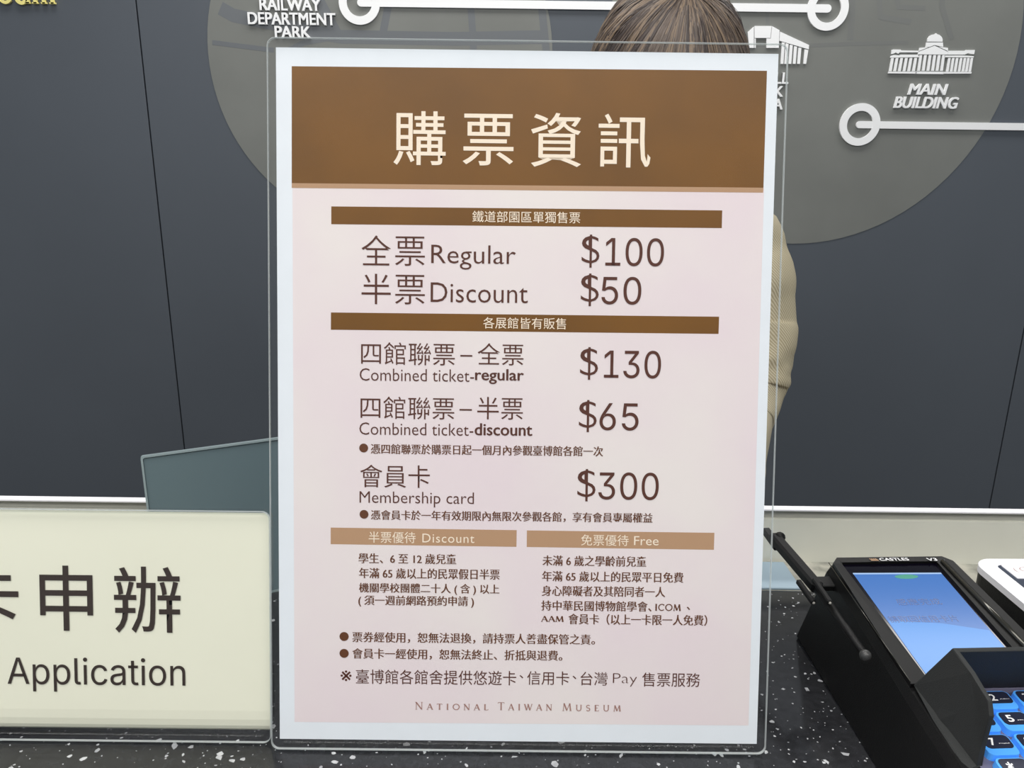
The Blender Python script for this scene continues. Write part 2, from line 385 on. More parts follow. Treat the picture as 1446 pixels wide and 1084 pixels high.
def serif_low(x0, word_h, y):
    """bold serif letters s e u m with slab feet"""
    k = .00161; u, v = W(x0, y)
    def put(ps):
        link('letter', join([mesh_at(p, Matrix.Translation((u, v, .0015))) for p in ps]), M['gold'], t)
    def ext(pts, wd):
        st = stroke([(p[0] * k, p[1] * k) for p in pts], wd * k); bm = bmesh.new(); bm.from_mesh(st)
        r = bmesh.ops.extrude_face_region(bm, geom=bm.faces[:]); bmesh.ops.translate(bm, vec=(0, 0, .006), verts=[e for e in r['geom'] if isinstance(e, bmesh.types.BMVert)])
        return fin(bm)
    put([ext(_arc(-14, 16, 7, 5, 40, 250), 4), ext(_arc(-14, 6, 7, 5.5, 80, -150), 4)])
    put([ext(_arc(8.5, 11, 8.5, 10, 10, 320, 24), 4.2), ext([(1, 11.5), (17, 11.5)], 2.4)])
    put([ext([(24, 22), (24, 8)] + _arc(31, 8, 7, 7.5, 180, 300, 10) + [(38, 6)], 4.6), ext([(39.5, 22), (39.5, 0)], 4.6), ext([(36, .8), (43, .8)], 2), ext([(20, 21), (26, 21)], 2), ext([(36, 21), (41, 21)], 2)])
    put([ext([(50, 21), (50, 0)], 4.6), ext([(46, .8), (54, .8)], 2)] + [ext([(a, 0), (a, 14)] + _arc(a - 6, 14, 6, 6, 0, 150, 8), 4.2) for a in (62, 74)] + [ext([(a - 4, .8), (a + 4, .8)], 2) for a in (62, 74)])
serif_low(2, 20, 5.2)
# emblems cut from white board: domed main building
def emblem(label, polys, x, y, s):
    t = empty('wall_emblem', WALL.mw(), label, 'wall emblem')
    for nm, pts in polys:
        q = [W(x + a / s, y + c / s) for a, c in pts]
        link(nm, prism(q[::-1], .0012, .0045), M['white'], t)
    return t
P = [('roof', [(385, 350), (395, 346), (445, 347), (452, 353), (572, 355), (568, 366), (440, 366), (430, 376), (415, 366), (395, 376), (382, 378)]),
     ('roof', [(776, 355), (895, 355), (900, 350), (962, 350), (957, 378), (940, 378), (915, 372), (890, 382), (775, 382)]),
     ('cornice', [(444, 387), (440, 382), (566, 382), (572, 390), (572, 400), (376, 403), (378, 390), (400, 384)]),
     ('cornice', [(750, 388), (880, 388), (955, 392), (953, 402), (752, 400)]),
     ('pediment', [(572, 362), (682, 320), (773, 362), (775, 382), (566, 380)]),
     ('pediment', [(579, 335), (625, 331), (640, 331), (600, 347), (576, 356)]), ('pediment', [(712, 327), (775, 335), (775, 356), (735, 338)]),
     ('drum', [(625, 297), (740, 297), (742, 328), (712, 322), (682, 315), (650, 328), (622, 330)]),
     ('dome', [(632, 291), (634, 272), (646, 254), (664, 244), (684, 240), (693, 233), (701, 240), (718, 246), (732, 260), (738, 275), (738, 292)]),
     ('base', [(362, 500), (556, 500), (556, 514), (360, 512)]), ('base', [(552, 498), (742, 500), (745, 517), (550, 515)]), ('base', [(742, 502), (940, 502), (937, 514), (742, 514)])]
for x0 in (382, 413, 445, 478, 510, 543): P.append(('column', [(x0, 405), (x0 + 18, 405), (x0 + 2, 497), (x0 - 16, 497)]))
for x0 in (578, 610, 643, 675, 706, 737): P.append(('column', [(x0, 385), (x0 + 18, 385), (x0 + 3, 494), (x0 - 15, 494)]))
for x0 in (778, 805, 832, 860, 886, 910, 934): P.append(('column', [(x0, 405), (x0 + 16, 405), (x0 + 1, 500), (x0 - 15, 500)]))
emblem('white domed building emblem with columns above MAIN BUILDING', P, 1180, 0, 4.93)
P = [('wall', [(75, 225), (117, 187), (117, 335), (85, 335)]), ('wall', [(122, 183), (240, 183), (232, 266), (122, 266)]),
     ('wall', [(122, 270), (130, 270), (130, 335), (122, 335)]), ('wall', [(244, 184), (295, 212), (290, 335), (205, 335), (205, 270), (235, 270)]),
     ('roof', [(299, 222), (500, 315), (498, 345), (295, 285)])]
for x0, y0 in ((312, 295), (338, 303), (367, 312), (397, 322), (427, 332), (470, 345)): P.append(('column', [(x0, y0), (x0 + 20 + (5 if x0 > 460 else 0), y0 + 5), (x0 + 10, 446), (x0 - 9, 446)]))
emblem('white hall emblem with sloping roof, just right of the hair', P, 1040, 0, 4.927)

# counter, staff desk, low white partition
CY1 = .4208; PY = .4575
ctr = struct(link('trim_1', box(-1.4, 1.4, .17, CY1, CT - .03, CT, .0015, 2), M['terrazzo'])); props(ctr, 'dark speckled terrazzo counter top', 'counter')
st = struct(link('trim_2', box(-1.4, 1.4, CY1, PY + .03, CT - .03, CT - .0004), M['marble'])); props(st, 'grey marbled strip at the rear of the counter', 'counter')
cb = struct(link('trim_3', box(-1.4, 1.4, .2, PY + .025, 0, CT - .03), M['cabinet'])); props(cb, 'grey counter front below the worktop', 'counter')
t = empty('low_partition', Vector((0, PY, CT - .0004)), 'low white partition with bright cap along the rear of the counter', 'partition')
link('panel', box(-1.4, 1.4, 0, .0045, 0, .0305), M['ledge'], t); link('recess_shade', box(-1.4, 1.4, .0025, .0042, .0305, .0368), M['recess_shade'], t); link('cap', box(-1.4, 1.4, -.0012, .0045, .0366, .0380, .0003, 1), M['whiteplastic'], t)
vs, fs = [], []
def add_chip(x, y, r):
    n = random.randint(4, 7); a0 = random.random() * 6.28; el = random.uniform(.45, 1); rot = random.random() * 3.14; i0 = len(vs)
    for i in range(n):
        a = a0 + 2 * math.pi * (i + random.uniform(-.3, .3)) / n; rr = r * random.uniform(.65, 1.1)
        px_, py_ = rr * math.cos(a), rr * math.sin(a) * el
        vs.append((x + px_ * math.cos(rot) - py_ * math.sin(rot), y + px_ * math.sin(rot) + py_ * math.cos(rot), CT + .00006))
    fs.append(list(range(i0, i0 + n)))
for i in range(9000):
    r = min(.0026, random.lognormvariate(-7.75, .62)); add_chip(random.uniform(-.6, .6), random.uniform(.175, CY1 - .003), r)
for px_, py_, r in ((224, 1045, .0017), (246, 1053, .0024), (270, 1054, .0016), (311, 1064, .0019), (118, 1071, .0016), (138, 1059, .0016), (473, 1076, .0018), (498, 1069, .0014), (600, 1061, .0014),
                    (726, 1068, .0015), (783, 1078, .0022), (877, 1066, .0018), (1194, 1064, .0024), (1167, 1075, .0018), (1273, 1046, .0015), (1231, 1014, .0012)):
    d = F_ + R_ * ((px_ - 723) / FPX) + U_ * ((542 - py_) / FPX); q = CAM + d * ((CT - CZ) / d.z); add_chip(q.x, q.y, r)
o = link('stone_chip', pd(vs, fs), M['chip'], ctr); o['kind'] = 'stuff'
o.matrix_parent_inverse = ctr.matrix_world.inverted()

# ------------------------------------------------------------------ price poster
lean, yaw, rl = .213722, .0028842, .00026746
ux = Vector((math.cos(yaw), math.sin(yaw), 0)); n0 = Vector((-math.sin(yaw), math.cos(yaw), 0))
up = Vector((0, 0, math.cos(lean))) + n0 * math.sin(lean)
PO = Vector((-.10010637, .28357818, CZ - .242521057))
PF = Frame(PO, ux * math.cos(rl) + up * math.sin(rl), -ux * math.sin(rl) + up * math.cos(rl))
def holder(t, x0, x1, y0, y1, foot):
    """clear L-shaped stand: two sheets with bright edges and a foot"""
    for nm, z0, z1 in (('front_sheet', .0008, .0020), ('back_sheet', -.0028, -.0012)):
        link(nm, prism(rrect(x0, x1, y0, y1, .0035), z0, z1), M['clear'], t)
        if z0 > 0: link('sheet_edge', ring(rrect(x0, x1, y0, y1, .0035), rrect(x0 + .0003, x1 - .0003, y0 + .0003, y1 - .0003, .0032), z0, z1 + .0001), M['edge'], t)
    inv = Matrix((PF.a, PF.b, PF.n)).to_3x3()       # room to sheet axes
    c = math.cos(lean); s = math.sin(lean)
    ft = box(x0 + .004, x1 - .004, 0, foot, 0, .0016, .0004, 1)
    ft.transform(Matrix.Rotation(math.pi / 2 * 0, 4, 'X'))
    k = Matrix((PF.a.to_tuple(), (0, 0, 0), (0, 0, 0)))
    for v in ft.vertices:
        q = Vector((0, v.co.y + .001, v.co.z)); qq = inv @ q
        v.co = Vector((v.co.x, y0 + .0002 + qq.y, qq.z))
    link('foot', ft, M['clear'], t)
t = empty('price_poster', PF.mw(), 'tall white ticket price poster with brown header in clear acrylic stand', 'poster')
holder(t, -.0032, .2134, -.0037, .3005, .055)
pg = link('page', box(0, .21, 0, .297, -.0008, 0), M['paper'], t)
def quad(name, c, material, z, parent=pg):
    q = [PF.hit(*p) for p in c]; return link(name, flat(q, z), material, parent)
quad('pink_field', [(416, 1019), (1057, 1024), (1079, 266), (413, 262)], M['pink'], .00003)
quad('header_band', [(412, 258.5), (1078, 265), (1083, 100), (412, 93.5)], M['brown'], .00006)
quad('header_rule', [(412, 265.3), (1077.5, 272), (1078, 265), (412, 258.5)], M['tan'], .00007)
quad('section_bar', [(467.8, 316.5), (1019.2, 322), (1019.8, 297), (467.8, 291.3)], M['brown'], .00006)
quad('section_bar', [(467.3, 465.4), (1014.6, 471.3), (1015.4, 447), (467.3, 441)], M['brown'], .00006)
quad('section_bar', [(467, 768), (729.3, 771.8), (729.6, 748.2), (467, 744.6)], M['tan'], .00006)
quad('section_bar', [(743.8, 772), (1008, 776), (1008.8, 752), (744, 748.6)], M['tan'], .00006)
K, C2, BR_ = M['ink'], M['cream'], M['ink2']
def wr(*a, **k): return write(PF, pg, *a, **k)
for ch, x0, x1, a, c in (('購', 555.6, 629.5, 156.5, 232.7), ('票', 653.5, 725.3, 160.4, 233.3), ('資', 749.8, 821, 159, 235.3), ('訊', 845, 919, 160.4, 236)):
    wr(ch, x0, x1, a, c, C2, offset=.004)
wr('鐵道部園區單獨售票', 667, 819.3, 297.4, 313.5, C2)
wr('各展館皆有販售', 682.4, 799.4, 447.5, 463.5, C2)
for ch, x0, x1, a, c in (('全', 510.6, 551.8, 332, 374.3), ('票', 558, 600, 333.6, 375), ('半', 510.6, 551.8, 386.2, 429), ('票', 558, 600, 387.8, 429.4)):
    wr(ch, x0, x1, a, c, K, offset=-.005)
wr('Regular', 609, 728.2, 345.4, 380, K, offset=-.005); wr('Discount', 608.2, 745.4, 398.5, 426.5, K, offset=-.005)
for s, x0, x1, x2, a, c in (('100', 821.5, 846.5, 937.4, 331, 377.7), ('50', 820.3, 845.5, 905.4, 385.9, 432), ('130', 819.2, 844.5, 933.2, 489.8, 535.9), ('65', 817.6, 842.6, 901.6, 564.4, 609.7), ('300', 815.4, 841, 930, 661.8, 707.4)):
    wr('$', x0, x1, a, c, K, offset=-.014)
    wr(s, x1 + (8.5 if s[0] == '1' else 4), x2, a + 4.4, c - 2.4, K, grot=True, bold=.00005)
wr('四館聯票', 510, 642.4, 482.6, 514.6, K, offset=-.003); wr('–', 650, 667, 501, 503.2, K); wr('全票', 674.6, 739.3, 484.2, 515.2, K, offset=-.003)
wr('四館聯票', 509.2, 641.6, 559.2, 590.9, K, offset=-.003); wr('–', 649, 666.4, 577.2, 579.4, K); wr('半票', 674, 738.4, 560, 591.8, K, offset=-.003)
wr('Combined ticket-', 508, 669.4, 519.6, 537.2, K, offset=-.006); wr('regular', 670.8, 738.8, 520.6, 541.5, K, bold=.00028)
wr('Combined ticket-', 507.6, 668.4, 596, 613.4, K, offset=-.006); wr('discount', 670.2, 750.8, 597.4, 614.2, K, bold=.00028)
wr('會員卡', 508.7, 607, 655.7, 687.6, K, offset=-.003); wr('Membership card', 507.8, 669.2, 693.2, 714.8, K, offset=-.006)
def bullet(px, py, r):
    u, v = PF.hit(px, py); k = r * .000303; link('bullet', flat([(u + k * math.cos(i * math.pi / 12), v + k * math.sin(i * math.pi / 12)) for i in range(24)], .00015), BR_, pg)
MING = dict(offset=-.002, contrast=.0002)
bullet(513.6, 632.2, 6.3); wr('憑四館聯票於購票日起一個月內參觀臺博館各館一次', 523.6, 851, 626.2, 640.4, BR_, **MING)
bullet(514.1, 725.8, 6.3); wr('憑會員卡於一年有效期限內無限次參觀各館，享有會員專屬權益', 523.8, 920.8, 719.6, 733.6, BR_, **MING)
wr('半票優待', 520.7, 587, 750, 766, C2); wr('Discount', 596.5, 669.9, 753, 765.6, C2, sp=1.1)
wr('免票優待', 820.5, 887.6, 754.2, 769.9, C2); wr('Free', 895.3, 930, 756.6, 769.4, C2)
for s, x0, x1, a, c in (('學生、6 至 12 歲兒童', 506.4, 643.7, 780.4, 794.8), ('年滿 65 歲以上的民眾假日半票', 507, 705, 801.2, 816), ('機關學校團體二十人 ( 含 ) 以上', 507, 704.6, 822.4, 838),
    ('( 須一週前網路預約申請 )', 506, 668.7, 839.8, 855.8), ('未滿 6 歲之學齡前兒童', 766, 912, 783.5, 798.2), ('年滿 65 歲以上的民眾平日免費', 765.4, 964.3, 805.6, 820.3),
    ('身心障礙者及其陪同者一人', 765, 938.6, 826.2, 840.9), ('持中華民國博物館學會、', 764.3, 919.5, 847.2, 861.5), ('、', 969.6, 973.8, 856.3, 860.6), ('會員卡（以上一卡限一人免費）', 802.6, 998, 865.8, 881)):
    wr(s, x0, x1, a, c, BR_, **MING)
write_roman(PF, pg, 'ICOM', 925.3, 961.4, 852, 862, BR_, 1, .08, False); write_roman(PF, pg, 'AAM', 763.7, 796, 869, 877.3, BR_, 1, .02, False)
bullet(486, 898.2, 6.6); wr('票券經使用，恕無法退換，請持票人善盡保管之責。', 497.6, 839.6, 891.6, 906.4, BR_, **MING)
bullet(486, 922, 6.6); wr('會員卡一經使用，恕無法終止、折抵與退費。', 497.6, 793.5, 914.8, 929.6, BR_, **MING)
wr('※', 481, 496.5, 946, 961, K); wr('臺博館各館舍提供悠遊卡', 502.7, 729, 944.4, 964.8, K, offset=-.001); wr('、', 733.6, 739, 952.6, 957.2, K)
wr('信用卡', 744.4, 803.7, 947, 966.2, K, offset=-.001); wr('、', 808.4, 813.8, 953.6, 958.2, K); wr('台灣', 819.7, 858, 948, 967, K, offset=-.001)
wr('Pay', 865.5, 899.4, 950, 968.6, K, offset=-.018); wr('售票服務', 906.7, 988.6, 949, 968.6, K, offset=-.001)
G_ = M['ink3']
write_roman(PF, pg, 'NATIONAL', 586.3, 689.7, 990.4, 1001.4, G_); write_roman(PF, pg, 'TAIWAN', 702.9, 779.4, 991, 1002.2, G_); write_roman(PF, pg, 'MUSEUM', 793.9, 876.7, 992.2, 1003.4, G_)

# ------------------------------------------------------------------ cream membership sign
CF = Frame(PO + Vector((0, .0036, 0)), PF.a, PF.b)
t = empty('counter_sign', CF.mw(), 'cream landscape sign reading Application in clear stand left of poster', 'sign')
xr = CF.hit(383, 900)[0] - .0003; xl = xr - .252; yb_, yt_ = CF.hit(383, 1035)[1], CF.hit(383, 724)[1]
holder(t, xl - .0005, xr + .0005, -.0037, yt_ + .001, .055)
bm = bmesh.new(); rows = []            # sheet whose lower edge curls back
for v, z in [(yb_, -.0030), (yb_ + .0012, -.0016), (yb_ + .003, -.0007), (yb_ + .006, -.0002), (yb_ + .010, 0)]: rows.append([bm.verts.new((x, v, z)) for x in (xl, xr)])
rr = rrect(xl, xr, yb_ + .010, yt_, .0025)
for i in range(4): bm.faces.new((rows[i][0], rows[i][1], rows[i + 1][1], rows[i + 1][0]))
top = [bm.verts.new((p[0], p[1], 0)) for p in rr if p[1] > yb_ + .02]; bm.faces.new([rows[4][0], rows[4][1]] + top)
cp = link('page', fin(bm), M['creampaper'], t)
def cw(s, x0, x1, a, c, **k): return write(CF, cp, s, x0, x1, a, c, M['dark'], z=.0003, **k)
for ch, x0, x1, a, c in (('會', -296, -206, 793, 886), ('員', -180, -91, 795, 887), ('卡', -64, 26.5, 796.5, 889), ('申', 56.7, 131.5, 797.6, 889.5), ('辦', 161.4, 255.4, 799, 892.6)):
    cw(ch, x0, x1, a, c, offset=.004)
cw('Application', 11, 262, 926.5, 975, grot=True); cw('Membership', -300, -9, 923, 971, grot=True)

# ------------------------------------------------------------------ things behind the signs
d0 = Vector((-.2065, .402, CT)); dv = Vector((.092, .046, 0)); ang = math.atan2(dv.y, dv.x)
mw = Matrix.Translation(d0 + Vector((.009, -.019, 0))) @ Matrix.Rotation(ang, 4, 'Z') @ Matrix.Rotation(math.radians(-12), 4, 'X')
t = empty('display_screen', mw, 'dark teal flat screen panel standing behind the cream sign', 'screen')
link('panel', box(.0008, .103, .0005, .004, .0006, .0912, .0006, 1), M['teal'], t)
link('bezel', ring(rrect(0, .1038, 0, .0922, .0015), rrect(.0011, .1027, .0011, .0911, .001), 0, .0052), M['tealedge'], t).matrix_local = Matrix.Rotation(math.pi / 2, 4, 'X') @ Matrix.Translation((0, 0, -.0048))
o = link('card', box(.06, .1795, .4216, .4545, CT - .0004, CT + .0012, .0004, 1), M['blue']); props(o, 'pale blue card lying behind the poster beside the black stylus', 'card')

# ------------------------------------------------------------------ card terminal
yw, tl = math.radians(3), math.radians(7)
T = Vector((math.cos(yw), math.sin(yw), 0)); Lh = Vector((-math.sin(yw), math.cos(yw), 0)); L = Lh * math.cos(tl) + Vector((0, 0, math.sin(tl)))
TP = Vector((.16545291, .35911638, CZ - .1915)); TF = Frame(TP, T, L)
t = empty('card_terminal', TF.mw(), 'black card payment terminal with blue screen and keypad shield', 'card terminal')
outl = [(.0035, 0), (.0595, 0), (.0632, -.004), (.0655, -.057), (.067, -.142), (-.0065, -.142), (-.0045, -.085), (-.0005, -.0045)]
bm = bmesh.new(); n = len(outl); cx = .031; R3 = []
def hgt(y): return (TP.z - CT + y * math.sin(tl)) / math.cos(tl)
for k in range(3):
    r = []
    for x, y in outl:
        e = 1.0 if k == 2 else 1.0
        if k == 0: r.append(bm.verts.new((x + (.003 if x > cx else -.006), y + (.003 if y > -.02 else -.004) + hgt(y) * math.tan(tl), -hgt(y) + .0002)))
        elif k == 1: r.append(bm.verts.new((x + (.0012 if x > cx else -.0018), y + (.001 if y > -.02 else -.002), -.006)))
        else: r.append(bm.verts.new((x, y, -.0016)))
    R3.append(r)
for k in range(2):
    for i in range(n): bm.faces.new((R3[k][i], R3[k][(i + 1) % n], R3[k + 1][(i + 1) % n], R3[k + 1][i]))
bm.faces.new(R3[2]); bm.faces.new(R3[0][::-1])
link('body', fin(bm), M['black'], t)
# bezel ring with glossy inner slope
out4 = [(-.0044, -.0875), (.0658, -.0875), (.0632, -.004), (.0595, 0), (.0035, 0), (-.0003, -.0045)]
inn4 = [(.0046, -.0850), (.0522, -.0850), (.0545, -.0052), (.0542, -.0036), (.0046, -.0036), (.0042, -.0052)]
link('bezel', ring(out4, inn4, -.0016, .0004, .0004), M['blackgloss'], t)
for x0_, x1_, xm in ((.0572, .0588, .0025), (-.0028, -.0040, .0004)):  # raised side lips, tinted as metal to carry the bezel's highlight streaks
    link('highlight_trim', tube([(x0_, -.0045, .0006), ((x0_ + x1_) / 2, -.045, .0006), (x1_, -.0865, .0006)], [xm * .5, xm * .55, xm * .5], 8), M['trimhighlight'], t)
zs_ = -.0014
link('screen_border', flat([(.0046, -.0850), (.0524, -.0850), (.0545, -.0036), (.0044, -.0036)], zs_), M['glass'], t)
def sq(pts): return [TF.hit(px, py, zs_) for px, py in pts]
sc = link('screen', flat(sq([(1204, 809), (1328.5, 808.5), (1451, 951), (1311, 957)]), zs_ + .0001), M['screen'], t)
link('screen_area', flat(sq([(1254, 876.5), (1330, 880), (1397, 890), (1451, 951), (1311, 957)]), zs_ + .00014), M['screenlow'], sc)
link('screen_area', flat(sq([(1205, 811), (1330, 810.5), (1328.5, 808.5), (1204, 809)]), zs_ + .00014), M['screenbar'], sc)
e = sq([(1280 + 17 * math.cos(a / 12 * math.pi * 2), 814.3 + 3.2 * math.sin(a / 12 * math.pi * 2)) for a in range(12)]); link('status_light', flat(e, zs_ + .00018), M['green'], sc)
def tw(fr, s, x0, x1, a, c, material, z, parent, **k):
    u0, _ = fr.hit(x0, c, z); u1, _ = fr.hit(x1, c, z); _, vb = fr.hit(x0, c, z); _, vt = fr.hit(x0, a, z)
    return link('lettering', fit(glyphs(s, **k), u0, u1, vb, vt, z), material, parent)
tw(TF, '感應完成', 1270, 1333, 845, 854.5, M['screentext'], zs_ + .0002, sc)
tw(TF, '請取回信用卡片', 1259, 1358, 869.5, 879, M['screentext'], zs_ + .0002, sc)
tw(TF, 'CASTLES', 1243.5, 1285, 787.6, 791.4, M['white'], .0005, t, offset=.01)
tw(TF, 'V3', 1311, 1325, 787.6, 791.6, M['white'], .0005, t, offset=.01)
u, v = TF.hit(1234, 789.6, .0005); link('maker_emblem', join([stroke([(u - .002 + k * .001, v + .0008), (u - .001 + k * .001, v - .0008)], .0005, .0005) for k in range(4)] + [stroke([(u - .002, v - .0009), (u + .0022, v - .0009)], .0003, .00052)]), M['tan'], t)
# keypad
link('keypad_deck', box(.001, .0615, -.1395, -.0885, -.0028, -.0013), M['deck'], t)
labels = [['1', '2', '3', 'X'], ['4', '5', '6', '<'], ['7', '8', '9', 'O'], ['*', '0', '#', 'F']]; subs = [['', 'ABC', 'DEF', ''], ['GHI', 'JKL', 'MNO', ''], ['PQRS', 'TUV', 'WXYZ', ''], ['', '', '', '']]
for r in range(4):
    for c in range(4):
        x0 = .0058 + c * .0141; y1 = -.0935 - r * .0107; wd, hh = .0118, .0068
        k = link('key', prism(rrect(x0 - .0004, x0 + wd + .0004, y1 - hh - .0028, y1 + .0003, .0022, 4), -.0014, .0015, top_inset=.05), M['keyblue'], t)
        link('key_top', prism(rrect(x0 + .0008, x0 + wd - .0004, y1 - hh + .0004, y1 - .0004, .0016, 4), .0014, .0017), M['keytop'], k)
        link('lettering', fit(glyphs(labels[r][c], .02), x0 + .0028, x0 + .0054, y1 - hh + .0016, y1 - .0018, .0018), M['white'], k)
        if subs[r][c]: link('lettering', fit(glyphs(subs[r][c], .02), x0 + .0063, x0 + .0104, y1 - hh + .0022, y1 - .0042, .0018), M['white'], k)
# keypad shield: rear wall and two cheeks
def plate(pts, off):
    """closed plate through pts, thickened along off"""
    off = Vector(off); vs = [Vector(p) for p in pts] + [Vector(p) + off for p in pts]; n = len(pts)
    fs = [list(range(n))[::-1], list(range(n, 2 * n))] + [(i, (i + 1) % n, n + (i + 1) % n, n + i) for i in range(n)]
    bm = bmesh.new(); vv = [bm.verts.new(v) for v in vs]
    for f in fs: bm.faces.new([vv[i] for i in f])
    bmesh.ops.bevel(bm, geom=list(bm.edges), offset=.0006, segments=2, profile=.6, affect='EDGES'); return fin(bm)
sh = link('keypad_shield', join([
    plate([(-.0035, -.0878, 0), (.001, -.097, .0275), (.001, -.109, .0264), (.001, -.1205, .0243), (.0008, -.1236, .0200), (.0006, -.1245, .006), (.0004, -.1262, -.0018), (-.0052, -.128, -.0018), (-.0045, -.105, -.0012)], (.0019, 0, 0)),
    plate([(.0655, -.0878, 0), (.061, -.097, .0275), (.061, -.109, .0264), (.061, -.1205, .0243), (.0612, -.1236, .0200), (.0614, -.1245, .006), (.0616, -.1262, -.0018), (.0672, -.128, -.0018), (.0665, -.105, -.0012)], (-.0019, 0, 0)),
    plate([(-.0033, -.0878, 0), (.0012, -.097, .0275), (.0607, -.097, .0275), (.0653, -.0878, 0)], (0, -.0018, -.0006))]), M['grey'], t)

# stylus clipped at the left cheek of the terminal
def W3(px, py, h):
    d = F_ + R_ * ((px - 723) / FPX) + U_ * ((542 - py) / FPX); return CAM + d * ((CT + h - CZ) / d.z)
A, B_, C_ = W3(1222, 925, .0445), W3(1150, 824, .050), W3(1092, 757, .0545)
t2 = empty('stylus', A, 'black stylus with round tip leaning along left side of the card terminal', 'stylus')
def rel(me, o): me.transform(Matrix.Translation(-o.location)); return me
D = (C_ - A).normalized()
link('shaft', rel(tube([A, A.lerp(B_, .35), A.lerp(B_, .4), B_], [.0017, .0019, .0016, .0026], 10), t2), M['black'], t2)
bm = bmesh.new(); bmesh.ops.create_icosphere(bm, subdivisions=2, radius=.0026, matrix=Matrix.Translation(A)); link('tip', rel(fin(bm, True), t2), mat('stylus_tip', (58, 58, 58), .35), t2)
def obox(p, q, w_, h_):
    d = (q - p); l = d.length; d.normalize(); s = d.cross(Vector((0, 0, 1))).normalized(); u = s.cross(d)
    me = box(-w_ / 2, w_ / 2, 0, l, -h_ / 2, h_ / 2, min(w_, h_) * .2, 1); m4 = Matrix((s, d, u)).transposed().to_4x4(); m4.translation = p; me.transform(m4); return me
link('grip', rel(obox(B_ - D * .004, C_, .0062, .006), t2), M['black'], t2)
link('grip_catch', rel(obox(B_ + D * .036 - Vector((.002, 0, .003)), B_ + D * .054 - Vector((.0015, 0, .003)), .0045, .004), t2), M['black'], t2)
for (x0, y0, x1, y1, h) in ((1127, 820, 1149, 851, .047), (1149, 818, 1172, 851, .0525)):
    a, c = W3(x0, y0, h + .002), W3(x1, y1, h - .001)
    link('prong', rel(obox(a, c, .0026, .0026), t2), M['black'], t2)
    bm = bmesh.new(); bmesh.ops.create_icosphere(bm, subdivisions=1, radius=.0008, matrix=Matrix.Translation(c)); link('prong_tip', rel(fin(bm, True), t2), mat('prong_tip', (170, 168, 160), .3), t2)
bm = bmesh.new(); bmesh.ops.create_icosphere(bm, subdivisions=2, radius=.003, matrix=Matrix.Translation(C_ + Vector((.0025, -.003, .001)))); link('pivot', rel(fin(bm, True), t2), M['blackgloss'], t2)
# bracket that carries it
p = TF.mw().inverted() @ (B_ + D * .006)
hb = link('stylus_holder', box(p.x + .001, .002, p.y - .004, p.y + .004, p.z - .0062, p.z - .0028, .0004, 1), M['black'], t)

# ------------------------------------------------------------------ white contactless reader
WF = Frame((.2690, .4070, CT + .0302), (1, .02, 0), (-.02, 1, 0))
t = empty('card_reader', WF.mw(), 'white rimmed card reader with dark glass right of the card terminal', 'card reader')
link('body', prism(rrect(.0012, .074, -.125, -.001, .011, 8), -.0300, -.0035, top_inset=-.01), M['black'], t)
link('rim', ring(rrect(0, .075, -.126, 0, .012, 8), rrect(.0115, .0635, -.112, -.0062, .0035, 8), -.0036, .0002, .0006), M['whiteplastic'], t)
link('dark_glass', flat(rrect(.0112, .0638, -.1125, -.006, .0035, 6), -.0006), M['slate'], t)
st_ = link('sticker', prism(rrect(.0145, .060, -.0215, -.0068, .0006, 3), -.0006, -.0002), M['whiteplastic'], t)
link('lettering', fit(glyphs('(O)', -.03), .0185, .0335, -.0165, -.0092, -.0001), M['ink3'], st_)
link('lettering', fit(glyphs('IO', -.03), .036, .047, -.0165, -.0092, -.0001), M['ink3'], st_)

# ------------------------------------------------------------------ staff side desk
t = empty('staff_desk', Vector((0, .50, 0)), 'grey staff desk behind the low white partition', 'desk')
link('desktop', box(-.9, .9, 0, .30, .940, .962, .002, 1), M['desk'], t)
for x in (-.86, .86):
    for y in (.03, .27): link('leg', box(x - .02, x + .02, y - .02, y + .02, 0, .94), M['desk'], t)

# ------------------------------------------------------------------ the person behind the counter
PX = .172
t = empty('person', Vector((PX, 1.05, 0)), 'person with brown hair and cream striped shirt, head bowed behind poster', 'person')
def skin_mesh(pts, edges, root, sub=2):
    me = bpy.data.meshes.new('b'); me.from_pydata([p[0] for p in pts], edges, []); o = bpy.data.objects.new('b', me); COL.objects.link(o)
    md = o.modifiers.new('s', 'SKIN'); md.use_smooth_shade = True
    for i, p in enumerate(pts):
        r = p[1]; me.skin_vertices[0].data[i].radius = r if isinstance(r, tuple) else (r, r)
    me.skin_vertices[0].data[root].use_root = True
    sb = o.modifiers.new('u', 'SUBSURF'); sb.levels = sub; sb.render_levels = sub
    out = bpy.data.meshes.new_from_object(o.evaluated_get(bpy.context.evaluated_depsgraph_get())); bpy.data.objects.remove(o)
    for f in out.polygons: f.use_smooth = True
    return out
